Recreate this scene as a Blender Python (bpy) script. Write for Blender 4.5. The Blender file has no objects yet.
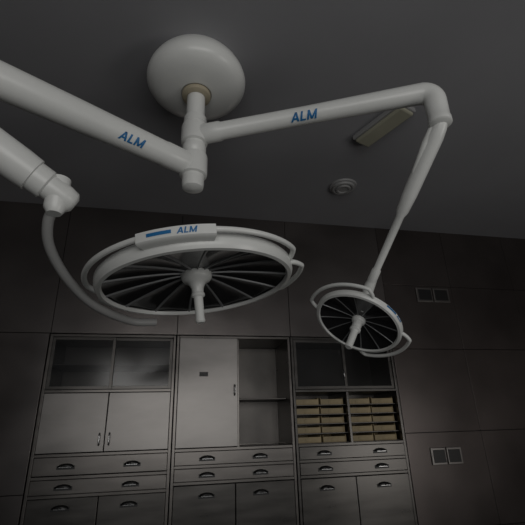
import bpy, bmesh, math, random
from mathutils import Matrix, Vector
random.seed(4)
S=bpy.context.scene
COL=S.collection
S.view_settings.view_transform='Standard'

# ---------------------------------------------------------------- materials
def newmat(name):
    m=bpy.data.materials.new(name); m.use_nodes=True
    nt=m.node_tree; b=nt.nodes['Principled BSDF']
    return m,nt,b
def mat(name,col,rough=.5,metal=0.0,noise=0.0,scale=8.0,stretch=(1,1,1),rnoise=0.0,bump=0.0):
    m,nt,b=newmat(name)
    b.inputs['Roughness'].default_value=rough
    b.inputs['Metallic'].default_value=metal
    tc=nt.nodes.new('ShaderNodeTexCoord'); mp=nt.nodes.new('ShaderNodeMapping')
    mp.inputs['Scale'].default_value=stretch
    nz=nt.nodes.new('ShaderNodeTexNoise'); nz.inputs['Scale'].default_value=scale; nz.inputs['Detail'].default_value=5
    nt.links.new(tc.outputs['Object'],mp.inputs[0]); nt.links.new(mp.outputs[0],nz.inputs['Vector'])
    cr=nt.nodes.new('ShaderNodeValToRGB')
    lo=[max(0,c*(1-noise)) for c in col]; hi=[min(1,c*(1+noise)) for c in col]
    cr.color_ramp.elements[0].color=(*lo,1); cr.color_ramp.elements[1].color=(*hi,1)
    cr.color_ramp.elements[0].position=.3; cr.color_ramp.elements[1].position=.7
    nt.links.new(nz.outputs['Fac'],cr.inputs[0]); nt.links.new(cr.outputs[0],b.inputs['Base Color'])
    if rnoise>0:
        mr=nt.nodes.new('ShaderNodeMapRange'); mr.inputs['To Min'].default_value=rough-rnoise; mr.inputs['To Max'].default_value=rough+rnoise
        nt.links.new(nz.outputs['Fac'],mr.inputs['Value']); nt.links.new(mr.outputs[0],b.inputs['Roughness'])
    if bump>0:
        # gentle unevenness of sheet metal
        n2=nt.nodes.new('ShaderNodeTexNoise'); n2.inputs['Scale'].default_value=2.2; n2.inputs['Detail'].default_value=1
        bp=nt.nodes.new('ShaderNodeBump'); bp.inputs['Strength'].default_value=bump; bp.inputs['Distance'].default_value=.05
        nt.links.new(tc.outputs['Object'],n2.inputs['Vector']); nt.links.new(n2.outputs['Fac'],bp.inputs['Height']); nt.links.new(bp.outputs[0],b.inputs['Normal'])
    return m
M_white=mat('white_enamel',(.76,.77,.75),.30,0,.04,3)
M_ceil=mat('ceiling_paint',(.27,.27,.285),.85,0,.05,1.5)
M_floor=mat('floor_vinyl',(.10,.11,.11),.5,0,.15,6)
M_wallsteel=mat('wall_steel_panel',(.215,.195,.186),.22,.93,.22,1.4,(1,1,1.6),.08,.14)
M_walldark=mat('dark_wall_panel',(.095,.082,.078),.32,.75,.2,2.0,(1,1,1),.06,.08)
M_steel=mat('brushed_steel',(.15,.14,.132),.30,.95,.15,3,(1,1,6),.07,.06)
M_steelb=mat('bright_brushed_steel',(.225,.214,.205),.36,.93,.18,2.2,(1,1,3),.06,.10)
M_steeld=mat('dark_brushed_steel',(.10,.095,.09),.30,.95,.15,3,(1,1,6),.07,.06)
M_inner=mat('cabinet_interior_steel',(.13,.122,.115),.42,.8,.2,4)
M_chrome=mat('handle_chrome',(.38,.38,.38),.25,1,.03,5)
M_black=mat('black_plastic',(.01,.01,.01),.4,0,.2,8)
M_blue=mat('blue_print',(.01,.15,.38),.45,0,.05,8)
M_beige=mat('beige_plastic',(.37,.29,.16),.5,0,.25,9)
M_lite=mat('ceiling_light_diffuser',(.36,.35,.27),.4,0,.05,9)
M_ring=mat('beige_ring',(.42,.37,.27),.45,0,.05,9)
M_grey=mat('grey_plastic',(.30,.30,.30),.5,0,.06,9)
M_yoke=mat('shaded_grey_enamel',(.34,.34,.335),.35,0,.06,5)  # greyer than the other enamel: weaker light on the yoke put into colour
M_petal=mat('dark_reflector_glass',(.03,.03,.032),.16,.35,.3,5)
M_rib=mat('reflector_rib_grey',(.24,.245,.25),.35,.3,.15,6)
M_paper=mat('paper_label',(.08,.08,.08),.6,0,.45,160)
mg,nt,b=newmat('cabinet_glass')
for n in list(nt.nodes):
    if n.type!='OUTPUT_MATERIAL': nt.nodes.remove(n)
tr=nt.nodes.new('ShaderNodeBsdfTransparent'); tr.inputs[0].default_value=(.6,.6,.6,1)
gl=nt.nodes.new('ShaderNodeBsdfGlossy'); gl.inputs['Roughness'].default_value=.15; gl.inputs['Color'].default_value=(.7,.7,.7,1)
fr=nt.nodes.new('ShaderNodeFresnel'); fr.inputs[0].default_value=1.6
mx=nt.nodes.new('ShaderNodeMixShader')
nt.links.new(fr.outputs[0],mx.inputs[0]);nt.links.new(tr.outputs[0],mx.inputs[1]);nt.links.new(gl.outputs[0],mx.inputs[2])
nt.links.new(mx.outputs[0],nt.nodes['Material Output'].inputs[0])
M_glass=mg

# ---------------------------------------------------------------- helpers
def obj_from(name,verts,faces,m,parent=None,smooth=False,bevel=0,mats=None,fm=None,label=None):
    me=bpy.data.meshes.new(name); me.from_pydata([tuple(v) for v in verts],[],faces)
    for q in (mats or [m]): me.materials.append(q)
    if fm:
        for p,i in zip(me.polygons,fm): p.material_index=i
    bm=bmesh.new(); bm.from_mesh(me); bmesh.ops.recalc_face_normals(bm,faces=bm.faces); bm.to_mesh(me); bm.free()
    if smooth:
        for p in me.polygons: p.use_smooth=True
        try: me.set_sharp_from_angle(angle=math.radians(45))
        except Exception: pass
    o=bpy.data.objects.new(name,me); COL.objects.link(o)
    if parent: o.parent=parent
    if bevel:
        md=o.modifiers.new('bevel','BEVEL'); md.width=bevel; md.segments=2; md.limit_method='ANGLE'
    if label: o['label']=label
    return o
BF=[(0,1,3,2),(4,6,7,5),(0,4,5,1),(2,3,7,6),(0,2,6,4),(1,5,7,3)]
def boxgeo(bs):
    V=[];F=[]
    for (x0,x1,y0,y1,z0,z1) in bs:
        n=len(V)
        for x in (x0,x1):
            for y in (y0,y1):
                for z in (z0,z1): V.append((x,y,z))
        F+= [tuple(n+i for i in f) for f in BF]
    return V,F
def boxes(name,bs,m,parent=None,bevel=.002,label=None):
    V,F=boxgeo(bs); return obj_from(name,V,F,m,parent,bevel=bevel,label=label)
def lathe_geo(prof,segs=48,a0=0,a1=2*math.pi):
    full=abs(a1-a0-2*math.pi)<1e-6
    V=[];F=[];n=len(prof)
    cnt=segs if full else segs+1
    for i in range(cnt):
        a=a0+(a1-a0)*i/segs
        for r,z in prof: V.append((r*math.cos(a),r*math.sin(a),z))
    for i in range(segs):
        j=(i+1)%cnt
        for k in range(n-1):
            F.append((i*n+k,j*n+k,j*n+k+1,i*n+k+1))
    return V,F
def catmull(P,sub=8):
    P=[Vector(p) for p in P]; out=[]
    Q=[P[0]*2-P[1]]+P+[P[-1]*2-P[-2]]
    for i in range(1,len(Q)-2):
        for s in range(sub):
            t=s/sub; a,b_,c,d=Q[i-1],Q[i],Q[i+1],Q[i+2]
            out.append(.5*((2*b_)+(c-a)*t+(2*a-5*b_+4*c-d)*t*t+(3*b_-a-3*c+d)*t**3))
    out.append(P[-1]); return out
def sweep_geo(P,R,n=20,flat=1.0,upv=None):
    """tube through points P with radii R"""
    P=[Vector(p) for p in P]
    V=[];F=[]
    prev=None
    for i,p in enumerate(P):
        t=(P[min(i+1,len(P)-1)]-P[max(i-1,0)]).normalized()
        if prev is None:
            u=upv and Vector(upv) or (Vector((0,0,1)) if abs(t.z)<.9 else Vector((1,0,0)))
        else: u=prev
        u=(u-t*u.dot(t)).normalized(); prev=u; w=t.cross(u)
        r=R[i] if isinstance(R,(list,tuple)) else R
        for k in range(n):
            a=2*math.pi*k/n
            V.append(p+u*(math.cos(a)*r)+w*(math.sin(a)*r*flat))
    for i in range(len(P)-1):
        for k in range(n):
            l=(k+1)%n
            F.append((i*n+k,i*n+l,(i+1)*n+l,(i+1)*n+k))
    F.append(tuple(range(n))); F.append(tuple((len(P)-1)*n+k for k in range(n)))
    return V,F
def merge(*gs):
    V=[];F=[]
    for v,f in gs:
        n=len(V); V+=list(v); F+=[tuple(n+i for i in q) for q in f]
    return V,F
def empty(name,loc,label,cat,group=None):
    e=bpy.data.objects.new(name,None); e.empty_display_size=.1; e.location=loc; COL.objects.link(e)
    e['label']=label; e['category']=cat
    if group: e['group']=group
    return e
def alm_mesh(h,shear=.22):
    """letters A L M as bold slanted strokes, cap height h, centred on the origin"""
    t=.22
    Q=[]
    def par(x0,x1,xt0,xt1,y0=0,y1=1): Q.append(((x0,y0),(x1,y0),(xt1,y1),(xt0,y1)))
    par(0,t,.36,.36+t); par(.72,.72+t,.36,.36+t); par(.20,.72,.24,.68,.22,.41)
    ox=1.03; par(ox,ox+t,ox,ox+t); par(ox+t,ox+.62,ox+t,ox+.62,0,.18)
    ox=1.78; par(ox,ox+t*.95,ox,ox+t*.95); par(ox+.83,ox+.83+t*.95,ox+.83,ox+.83+t*.95)
    par(ox+.42,ox+.42+t,ox,ox+t,.05,1); par(ox+.42,ox+.42+t,ox+.83,ox+.83+t,.05,1)
    W=2.8; V=[];F=[]
    for q in Q:
        n=len(V); N=8
        for j in range(N+1):
            v=j/N
            for i in range(3):
                u=i/2
                x=(q[0][0]*(1-u)+q[1][0]*u)*(1-v)+(q[3][0]*(1-u)+q[2][0]*u)*v
                y=q[0][1]*(1-v)+q[3][1]*v
                V.append(Vector(((x-W/2+shear*(y-.5))*h,(y-.5)*h,0)))
        for j in range(N):
            for i in range(2):
                a=n+j*3+i; F.append((a,a+1,a+4,a+3))
    return V,F

# ---------------------------------------------------------------- camera
p=math.radians(22);yaw=math.radians(-12.5);roll=math.radians(-1.8)
Mc=Matrix.Rotation(yaw,4,'Z')@Matrix.Rotation(math.pi/2+p,4,'X')@Matrix.Rotation(roll,4,'Z')
Mc.translation=Vector((0,0,1.3))
cam=bpy.data.objects.new('camera',bpy.data.cameras.new('camera'));COL.objects.link(cam)
cam.matrix_world=Mc;cam.data.lens=28.25;cam.data.clip_start=.02;S.camera=cam
EYE=Vector((0,0,1.3))

# ---------------------------------------------------------------- room
H=2.93; D=3.0; XL=-2.6; XR=3.7; YB=-2.6
def struct(o): o['kind']='structure'; return o
struct(boxes('ceiling',[(XL-.1,XR+.1,YB,D+.6,H,H+.1)],M_ceil,bevel=0))
struct(boxes('floor',[(XL-.1,XR+.1,YB,D+.6,-.1,0)],M_floor,bevel=0))
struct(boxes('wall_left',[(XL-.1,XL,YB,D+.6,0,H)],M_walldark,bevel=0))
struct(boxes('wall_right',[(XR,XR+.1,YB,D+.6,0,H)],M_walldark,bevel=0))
CT=1.945  # top of the built-in cabinets
bs=[]; g=.0015
def panels(xs,zs):
    for i in range(len(xs)-1):
        for k in range(len(zs)-1):
            bs.append((xs[i]+g,xs[i+1]-g,D,D+.03,zs[k]+g,zs[k+1]-g))
panels([XL,-1.66,-.82,.02,.865,1.70],[CT,H])
panels([XL,-1.66,-.825],[0,.98,CT])
o=struct(boxes('wall_back',bs,M_wallsteel,bevel=.0015))
bs=[]
panels([1.70,2.34,2.98,XR],[0,.62,1.24,1.86,2.40,H])
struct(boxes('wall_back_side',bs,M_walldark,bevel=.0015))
struct(boxes('trim_1',[(XL,XR,D+.45,D+.5,0,H),(XL,-.83,D+.031,D+.05,0,H),(1.705,XR,D+.031,D+.05,0,H),(XL,XR,D+.031,D+.05,CT+.01,H)],M_black,bevel=0))

# ---------------------------------------------------------------- cabinets
def cup(parent,x,z,w=.10,y=-.001):
    V=[];F=[]
    n=12; rings=5
    for r in range(rings+1):
        ph=math.pi/2*r/rings
        for k in range(n+1):
            a=math.pi*k/n
            V.append((x+math.cos(a)*w/2*(1 if r==0 else math.cos(ph*.85)),y-.022*math.sin(ph),z-.006+math.sin(a)*.022*(1 if r==0 else math.cos(ph*.6))))
    for r in range(rings):
        for k in range(n):
            F.append((r*(n+1)+k,r*(n+1)+k+1,(r+1)*(n+1)+k+1,(r+1)*(n+1)+k))
    fm=[0]*len(F)
    pv,pf=boxgeo([(x-w*.52,x+w*.52,y-.004,y,z-.018,z+.004)])
    nn=len(V); V+=pv; F+=[tuple(nn+i for i in q) for q in pf]; fm+=[0]*len(pf)
    pv,pf=boxgeo([(x-w*.34,x+w*.34,y-.024,y-.019,z-.006,z-.003)])
    nn=len(V); V+=pv; F+=[tuple(nn+i for i in q) for q in pf]; fm+=[1]*len(pf)
    return obj_from('handle',V,F,None,parent,smooth=True,mats=[M_black,M_chrome],fm=fm,label='dark cup handle with chrome lip')
def vbar(parent,x,z,h=.07):
    pts=[(x,-.0,z-h/2),(x,-.022,z-h/2+.004),(x,-.025,z),(x,-.022,z+h/2-.004),(x,0,z+h/2)]
    V,F=sweep_geo(catmull(pts,4),.0045,8,upv=(1,0,0))
    return obj_from('handle',V,F,M_chrome,parent,smooth=True,label='chrome bow handle')
def front(root,kind,x0,x1,z0,z1,m=M_steel,handles=(),hk='cup',label=None):
    d=boxes(kind,[(x0+.002,x1-.002,-.004,.014,z0+.002,z1-.002),],m,root,bevel=.003,label=label)
    for (hx,hz) in handles:
        h=(cup if hk=='cup' else vbar)(d,hx,hz)
        h.location.y=-.004
    return d
def carcass(root,x0,x1,z0,z1,splits,mids=(),m=M_steel):
    t=.018
    bb=[(x0,x0+t,0.0,.42,z0,z1),(x1-t,x1,0.0,.42,z0,z1),(x0+t,x1-t,.40,.42,z0,z1),(x0+t,x1-t,0,.40,z1-t,z1),(x0+t,x1-t,0,.40,z0,z0+t)]
    for s in splits: bb.append((x0+t,x1-t,.0,.40,s-t/2,s+t/2))
    for (mx_,a,b_) in mids: bb.append((mx_-.009,mx_+.009,0.0,.40,a,b_))
    return boxes('body',bb,m,root,bevel=.002)
def cabinet(x0,label):
    e=empty('steel_cabinet',(x0,D+.005,0),label,'cabinet'); e['group']='built-in steel wall cabinets'
    boxes('plinth',[(.01,.82,.03,.4,0,.10)],M_inner,e)
    return e
W=.835
def glassdoor(root,x0,x1,z0,z1,hx=None,y=0.0,m=None):
    fr=.020
    d=boxes('door',[(x0,x0+fr,y,y+.012,z0,z1),(x1-fr,x1,y,y+.012,z0,z1),(x0+fr,x1-fr,y,y+.012,z0,z0+fr),(x0+fr,x1-fr,y,y+.012,z1-fr,z1)],m or M_steeld,root,bevel=.001,label='steel-framed glass door')
    boxes('glass_pane',[(x0+fr-.002,x1-fr+.002,y+.004,y+.007,z0+fr-.002,z1-fr+.002)],M_glass,d,bevel=0)
    if hx is not None: vbar(d,hx,(z0+z1)/2-.08,.05)
    return d
c1=cabinet(-.82,'brushed steel wall cabinet, glass doors over solid doors and drawers')
carcass(c1,0,W,.10,CT-.003,[1.565,1.185,1.06,.96])
boxes('liner',[(.019,W-.019,.385,.399,1.58,1.92)],M_steelb,c1,bevel=0)
boxes('shelf',[(.02,W-.02,.03,.385,1.735,1.745)],M_steelb,c1)
glassdoor(c1,.02,W/2+.01,1.577,1.922,None)
glassdoor(c1,W/2-.01,W-.02,1.577,1.922,None,.014)
front(c1,'door',.018,W/2,1.195,1.556,M_steelb,[(W/2-.03,1.27)],'v')
front(c1,'door',W/2,W-.018,1.195,1.556,M_steelb,[(W/2+.03,1.27)],'v')
for z0,z1 in ((1.07,1.177),(.968,1.052)):
    front(c1,'drawer',.018,W-.018,z0,z1,M_steel,[(.21,(z0+z1)/2),(.60,(z0+z1)/2)])
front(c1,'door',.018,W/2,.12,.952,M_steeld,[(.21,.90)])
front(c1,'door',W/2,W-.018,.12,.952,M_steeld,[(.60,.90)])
c2=cabinet(.022,'brushed steel wall cabinet, one closed door beside an open bay')
carcass(c2,0,W,.10,CT-.003,[1.185,1.085,.99],[(W/2+.02,1.19,1.92)])
boxes('liner',[(W/2+.03,W-.019,.385,.399,1.2,1.92)],M_inner,c2,bevel=0)
boxes('shelf',[(W/2+.03,W-.02,.10,.385,1.50,1.51)],M_inner,c2)
d=front(c2,'door',.018,W/2+.02,1.195,1.927,M_steelb,[(W/2-.005,1.56)],'v')
boxes('label_plate',[(.165,.225,-.0055,-.004,1.655,1.685)],M_paper,d,bevel=0,label='small dark printed label')
for z0,z1 in ((1.093,1.177),(.998,1.077)):
    front(c2,'drawer',.018,W-.018,z0,z1,M_steel,[(.23,(z0+z1)/2),(.585,(z0+z1)/2)])
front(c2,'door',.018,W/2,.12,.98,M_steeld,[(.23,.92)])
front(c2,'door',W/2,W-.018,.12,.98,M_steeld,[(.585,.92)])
c3=cabinet(.864,'dark steel wall cabinet with bays of beige bins over drawers')
bins_z=[1.203,1.267,1.331,1.395,1.459]
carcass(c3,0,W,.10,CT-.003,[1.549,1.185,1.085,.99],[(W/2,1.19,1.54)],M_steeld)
boxes('liner',[(.019,W-.019,.385,.399,1.2,1.92)],M_inner,c3,bevel=0)
sh=[(.02,W/2-.01,.04,.385,z-.010,z-.005) for z in bins_z]+[(W/2+.01,W-.02,.04,.385,z-.010,z-.005) for z in bins_z]
boxes('shelf',sh,M_inner,c3,bevel=0)
glassdoor(c3,.02,W/2+.01,1.561,1.922,W/2-.02)
glassdoor(c3,W/2-.01,W-.02,1.561,1.922,None,.014)
for z0,z1 in ((1.093,1.177),(.998,1.077)):
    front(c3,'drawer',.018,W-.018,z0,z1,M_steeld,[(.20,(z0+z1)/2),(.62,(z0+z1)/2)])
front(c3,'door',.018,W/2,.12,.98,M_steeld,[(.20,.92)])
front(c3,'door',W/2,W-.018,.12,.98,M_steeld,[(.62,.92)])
cols=[.027,.220, W/2+.016,W/2+.209]
bw=.176
V,F=boxgeo([(0,bw,0,.3,0,.003),(0,bw,0,.004,.003,.038),(0,.004,.004,.3,.003,.048),(bw-.004,bw,.004,.3,.003,.048),(.004,bw-.004,.296,.3,.003,.048),
            (bw*.5-.028,bw*.5+.028,-.003,0,.010,.028)])
proto=None
for cx in cols:
    for z in bins_z:
        if proto is None:
            proto=obj_from('storage_bin',V,F,M_beige,bevel=.001); o=proto
        else:
            o=proto.copy(); COL.objects.link(o)
        o.location=(.864+cx,D+.05+random.uniform(0,.02),z-.0048)
        o['label']='beige plastic storage bin on a steel cabinet shelf'; o['category']='storage bin'; o['group']='beige bins in the steel cabinet'

# wall outlets
def outlet(x0,x1,z0,z1):
    e=empty('electrical_outlet',((x0+x1)/2,D,z0),'dark steel double wall socket plate on the panelled wall','wall socket','wall socket plates')
    w=x1-x0;h=z1-z0
    boxes('cover_plate',[(-w/2,-.006,-.012,0,0,h),(.006,w/2,-.012,0,0,h)],M_steelb,e,bevel=.003)
    for s in (-1,1):
        cx=s*w/4
        boxes('socket',[(cx-w*.19,cx+w*.19,-.017,-.012,h*.13,h*.87)],M_black,e,bevel=.002)
outlet(1.99,2.30,2.255,2.38)
outlet(1.88,2.13,1.02,1.135)

# ceiling fittings
e=empty('ceiling_vent',(1.152,2.40,H),'round grey slotted fitting on the ceiling','ceiling vent')
pr=[(.0,-.028),(.035,-.028),(.04,-.034),(.05,-.034),(.054,-.022),(.064,-.022),(.068,-.028),(.078,-.026),(.083,-.014),(.096,-.012),(.1,0)]
V,F=lathe_geo(pr,40); obj_from('cover',V,F,M_grey,e,smooth=True)
e=empty('ceiling_light',(1.12,1.72,H),'small rectangular ceiling light, cream diffuser, switched off','ceiling light')
e.rotation_euler.z=math.radians(22)
boxes('housing',[(-.065,.065,-.18,.18,-.03,0)],M_grey,e,bevel=.006)
boxes('diffuser',[(-.055,.055,-.17,.17,-.05,-.028)],M_lite,e,bevel=.012)

# ---------------------------------------------------------------- surgical light
HX,HY=.045,1.53
L=empty('surgical_light',(HX,HY,H),'white double-headed surgical light on ceiling mount, switched off','surgical light')
def lp(v): return Vector(v)-Vector((HX,HY,H))
def lpts(P): return [lp(v) for v in P]
pr=[(.195,0),(.212,-.025),(.226,-.055),(.232,-.08),(.230,-.102),(.218,-.123),(.192,-.140),(.155,-.150),(.11,-.156),(.072,-.158),(.070,-.150),(.0,-.150)]
V,F=lathe_geo(pr,64); obj_from('ceiling_canopy',V,F,M_white,L,smooth=True)
pr=[(.043,-.152),(.066,-.154),(.068,-.162),(.066,-.176),(.056,-.182),(.043,-.182)]
V,F=lathe_geo(pr,40); obj_from('mount_ring',V,F,M_ring,L,smooth=True,label='beige ring round the drop tube')
pr=[(0,-.148),(.042,-.148),(.042,-.30),(.05,-.302),(.052,-.31),(.052,-.335),(.046,-.34),(.046,-.46),(.052,-.463),(.052,-.49),(.047,-.495),(.047,-.655),(.044,-.672),(.03,-.68),(0,-.682)]
V,F=lathe_geo(pr,40); obj_from('drop_tube',V,F,M_white,L,smooth=True)

def wrap_text(parent,size,A,B,frac,rad,tilt=0,off=.0015):
    """letters printed round a tube from A to B (parent-local), on its lower front side"""
    A=Vector(A);B=Vector(B);ax=(B-A).normalized();c=A+(B-A)*frac
    e=EYE-(c+Vector((HX,HY,H)))
    e=(e-ax*e.dot(ax)).normalized()
    up=e.cross(ax)
    if up.z<0: ax=-ax; up=e.cross(ax)
    V,F=alm_mesh(size)
    out=[]
    for v in V:
        a=v.y/rad+tilt
        out.append(c+ax*v.x+(e*math.cos(a)+up*math.sin(a))*(rad+off))
    return obj_from('lettering',out,F,M_blue,parent,label='blue printed lettering')

# upper support arm
cr=.05
zR=2.533
A=(HX,HY,zR); B=(.965,1.100,zR)
a=Vector(A); b_=Vector(B); dr=(b_-a).normalized()
path=[a+dr*.03,a+dr*.06,a+dr*.12,a+dr*.13,a+dr*.5,b_-dr*.06]
rad=[.044,.045,.044,.039,.038,.042]
for k in range(1,9):
    th=math.pi/2*k/8
    path.append(b_-dr*cr+dr*(cr*math.sin(th))+Vector((0,0,-cr+cr*math.cos(th)))); rad.append(.043)
path+= [b_+Vector((0,0,-.09)),b_+Vector((0,0,-.135)),b_+Vector((0,0,-.14)),b_+Vector((0,0,-.16)),b_+Vector((0,0,-.165))]
rad+=[.042,.041,.044,.044,.038]
V,F=sweep_geo(lpts(path),rad,28)
collar=lathe_geo([(.045,-.445),(.058,-.44),(.06,-.43),(.06,-.36),(.058,-.35),(.045,-.345)],36)
armR=obj_from('support_arm',*merge((V,F),collar),M_white,L,smooth=True)
wrap_text(armR,.038,lp(A),lp(B),.49,.0392)
# lower support arm
zL=2.368
A=(HX,HY,zL); B=(-.82,1.027,zL)
a=Vector(A); b_=Vector(B); dr=(b_-a).normalized()
path=[a+dr*.03,a+dr*.06,a+dr*.14,a+dr*.15,a+dr*.5,b_-dr*.06]
rad=[.048,.052,.053,.051,.057,.062]
for k in range(1,9):
    th=math.pi/2*k/8
    path.append(b_-dr*cr+dr*(cr*math.sin(th))+Vector((0,0,-cr+cr*math.cos(th)))); rad.append(.061)
path+=[b_+Vector((0,0,-.10)),b_+Vector((0,0,-.12))]; rad+=[.058,.05]
V,F=sweep_geo(lpts(path),rad,28)
collar=lathe_geo([(.045,-.615),(.058,-.61),(.06,-.60),(.06,-.52),(.058,-.51),(.045,-.505)],36)
armL=obj_from('support_arm',*merge((V,F),collar),M_white,L,smooth=True)
wrap_text(armL,.034,lp(A),lp(B),.30,.0540)

# spring arm of the small head
s0=Vector((.972,1.098,2.385)); s1=Vector((.894,1.70,1.917)); d=s1-s0
path=[s0+Vector((0,-.01,.015)),s0+d*.03,s0+d*.08,s0+d*.40,s0+d*.50,s0+d*.53,s0+d*.88,s0+d*.89,s0+d*.97,s0+d*1.0]
rad=[.022,.030,.034,.031,.026,.018,.016,.021,.022,.018]
g1=sweep_geo(lpts(path),rad,20)
side=Vector((1,.1,0)).normalized()
g2=sweep_geo(lpts([s0+side*-.018+Vector((0,0,.02)),s0+d*.12+side*-.03,s0+d*.28+side*-.025]),[.012,.014,.009],12)
obj_from('spring_arm',*merge(g1,g2),M_white,L,smooth=True)
# spring arm of the large head
t0=Vector((-.82,1.027,2.25)); t1=Vector((-.357,1.266,2.004)); d=t1-t0
path=[t0+Vector((0,0,.02)),t0+d*.04,t0+d*.1,t0+d*.70,t0+d*.78,t0+d*.785,t0+d*.86,t0+d*.87,t0+d*.97,t0+d*1.02,t0+d*1.04]
rad=[.03,.05,.058,.058,.056,.050,.050,.042,.043,.038,.022]
g1=sweep_geo(lpts(path),rad,24)
g2=sweep_geo(lpts([t0+d*.93+Vector((0,0,.05)),t0+d*.93+Vector((0,0,-.055)),t0+d*.93+Vector((0,0,-.075))]),[.034,.034,.022],20)
obj_from('spring_arm',*merge(g1,g2),M_white,L,smooth=True)
yk=catmull([(-.387,1.250,1.985),(-.418,1.30,1.94),(-.424,1.388,1.885),(-.385,1.524,1.820),(-.315,1.69,1.775),(-.192,1.845,1.755),(-.085,1.890,1.762)],8)
g1=sweep_geo(lpts(yk),.017,14)
obj_from('yoke',*g1,M_yoke,L,smooth=True)

def lamp_head(center,ex,up,R,nrib,handle_len,rails,big):
    ex=Vector(ex).normalized(); up=Vector(up).normalized(); ex=(ex-up*ex.dot(up)).normalized(); ey=up.cross(ex)
    m=Matrix((ex,ey,up)).transposed().to_4x4(); m.translation=lp(center)
    s=R/.378
    t=.028 if big else .022
    prof=[(R-t,.012*s),(R-t+.003,.003),(R-t*.8,-.002),(R-t*.3,0),(R-.004,.008*s),(R,.018*s),(R,.044*s),(R-.010,.056*s),(R-.05*s,.070*s),(R*.55,.105*s),(R*.2,.115*s),(0,.115*s)]
    V,F=lathe_geo(prof,96)
    head=obj_from('lamp_head',V,F,M_white,L,smooth=True,label=('large' if big else 'small')+' round white lamp head with radial reflectors')
    head.matrix_local=m
    V=[];F=[];fm=[]
    ri=.045*s; ro=R-t+.002; n=nrib; rw=.10
    for i in range(n):
        a0=2*math.pi*(i)/n; da=2*math.pi/n
        ns=8; nr=6; base=len(V)
        for q in range(nr+1):
            r=ri+(ro-ri)*q/nr
            zb=.060*s-(.046*s)*(q/nr)**1.5
            for k in range(ns+1):
                u=k/ns; an=a0+da*(rw/2+(1-rw)*u)
                V.append((r*math.cos(an),r*math.sin(an),zb+.012*s*math.sin(math.pi*u)*(r/ro)*(1-.7*(q/nr)**4)))
        for q in range(nr):
            for k in range(ns):
                b0=base+q*(ns+1)+k
                F.append((b0,b0+1,b0+ns+2,b0+ns+1)); fm.append(0)
        base=len(V)
        for q in range(nr+1):
            r=ri+(ro-ri)*q/nr; zb=.060*s-(.046*s)*(q/nr)**1.5
            hw=(.0035+.003*s*(q/nr)) if big else (.0022+.003*s*(q/nr))
            dz=.007*s
            for (w_,z_) in ((-hw,0),(-hw*.5,-dz),(hw*.5,-dz),(hw,0)):
                V.append((r*math.cos(a0)-w_*math.sin(a0),r*math.sin(a0)+w_*math.cos(a0),zb+z_+.002))
        for q in range(nr):
            for k in range(3):
                b0=base+q*4+k
                F.append((b0,b0+1,b0+5,b0+4)); fm.append(1)
        base=len(V)
        for q in range(nr+1):
            r=ri+(ro-ri)*q/nr; zb=.060*s-(.046*s)*(q/nr)**1.5+.001
            for u in (-rw/2-.02,rw/2+.02):
                an=a0+da*u; V.append((r*math.cos(an),r*math.sin(an),zb))
        for q in range(nr):
            b0=base+q*2; F.append((b0,b0+1,b0+3,b0+2)); fm.append(0)
    obj_from('reflector',V,F,None,head,smooth=True,mats=[M_petal,M_rib],fm=fm,label='dark radial reflector')
    hl=handle_len
    pr=[(0,.066*s),(.06*s,.064*s),(.06*s,.04*s),(.052*s,.028*s),(.03*s+.004,.02*s),(.024,.0),(.022,-.02),(.026,-.024),(.026,-.034),(.018,-.04),(.017,-hl+.02),(.019,-hl+.006),(.014,-hl),(0,-hl)]
    V,F=lathe_geo(pr,28); obj_from('handle',V,F,M_white,head,smooth=True,label='white central positioning handle')
    for (a0,a1,off,rr,zt) in rails:
        a0=math.radians(a0);a1=math.radians(a1); P=[]
        N=60
        kk=3.2*(a1-a0)/math.radians(85)
        for k in range(N+1):
            u=k/N; an=a0+(a1-a0)*u
            e_=min(1,math.sin(math.pi*u)*kk) if 0<u<1 else 0
            e_=e_**.7
            r=R-.008+off*e_
            P.append((r*math.cos(an),r*math.sin(an),.030*s+(zt-.030*s)*e_))
        V,F=sweep_geo(P,rr,12); obj_from('grip_rail',V,F,M_white,head,smooth=True)
    return head
RB=.380
big=lamp_head((.080,1.553,1.820),(.978,-.177,.114),(-.112,.020,.994),RB,14,.14,
   [(-181,-16,.038,.010,.046),(-13,40,.047,.010,.03),(142,176,.038,.010,.03)],True)
# name plate bridging rim and rail
a0,a1=math.radians(-109),math.radians(-75)
pr=[(RB-.006,.020),(RB+.036,.020),(RB+.0435,.026),(RB+.0435,.058),(RB+.034,.063),(RB-.012,.060),(RB-.006,.020)]
V,F=lathe_geo(pr,24,a0,a1); n=len(pr)
F.append(tuple(range(n-1))); F.append(tuple(24*n+k for k in range(n-1)))
obj_from('name_plate',V,F,M_white,big,smooth=True)
V,F=alm_mesh(.021)
out=[];Rr=RB+.0448
for v in V:
    an=math.radians(-87)+v.x/Rr; out.append((Rr*math.cos(an),Rr*math.sin(an),.042+v.y))
obj_from('lettering',out,F,M_blue,big,label='blue printed lettering')
V=[];F=[];N=12
for k in range(N+1):
    an=math.radians(-104)+math.radians(10.5)*k/N
    for z in (.036,.048): V.append((Rr*math.cos(an),Rr*math.sin(an),z))
for k in range(N): F.append((2*k,2*k+2,2*k+3,2*k+1))
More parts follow.
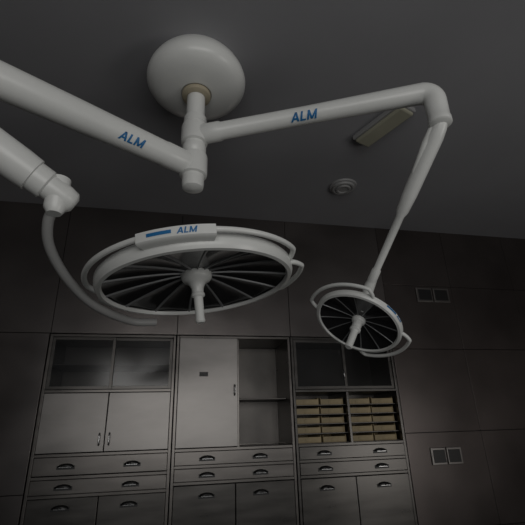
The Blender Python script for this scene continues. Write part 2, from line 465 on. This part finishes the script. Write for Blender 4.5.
obj_from('blue_stripe',V,F,M_blue,big)
RS=.212
small=lamp_head((.865,1.829,1.755),(.855,-.099,-.508),(.515,.237,.824),RS,12,.14,
   [(-195,-95,.045,.009,.020),(-25,65,.045,.009,.016)],False)
Rr=RS+.0015
V,F=alm_mesh(.014); out=[]
for v in V:
    an=math.radians(-52)+v.x/Rr; out.append((Rr*math.cos(an),Rr*math.sin(an),.0175+v.y))
obj_from('lettering',out,F,M_blue,small,label='blue printed lettering')
V=[];F=[]
for k in range(N+1):
    an=math.radians(-76)+math.radians(16)*k/N
    for z in (.013,.022): V.append((Rr*math.cos(an),Rr*math.sin(an),z))
for k in range(N): F.append((2*k,2*k+2,2*k+3,2*k+1))
obj_from('blue_stripe',V,F,M_blue,small)
cs=Vector((.865,1.829,1.755)); up=Vector((.515,.237,.824)).normalized()
g1=sweep_geo(lpts([(.899,1.675,1.935),(.893,1.70,1.915),(.888,1.725,1.885),(.888,1.745,1.85),cs+up*.05+Vector((-.005,-.06,.02))]),[.02,.025,.025,.02,.022],16)
obj_from('swivel_joint',*g1,M_white,L,smooth=True)

# ---------------------------------------------------------------- light
def area(name,loc,target,size,power,color):
    ld=bpy.data.lights.new(name,'AREA'); ld.shape='RECTANGLE'; ld.size=size[0]; ld.size_y=size[1]; ld.energy=power; ld.color=color
    o=bpy.data.objects.new(name,ld); COL.objects.link(o); o.location=loc
    o.rotation_euler=(Vector(target)-Vector(loc)).to_track_quat('-Z','Y').to_euler(); return o
area('rear_fill_light',(.25,-2.2,1.75),(.3,1.4,2.7),(3.0,1.6),34,(1,.985,.96))  # added fill lamp behind the camera, aimed up; no doorway stands here
area('side_fill_light',(3.2,-.8,1.0),(.6,1.8,2.8),(1.2,1.2),13,(1,.97,.93))  # added low fill lamp at the right, aimed at the ceiling; no window built
w=bpy.data.worlds.new('world'); S.world=w; w.use_nodes=True
w.node_tree.nodes['Background'].inputs[0].default_value=(.9,.95,1,1); w.node_tree.nodes['Background'].inputs[1].default_value=.06
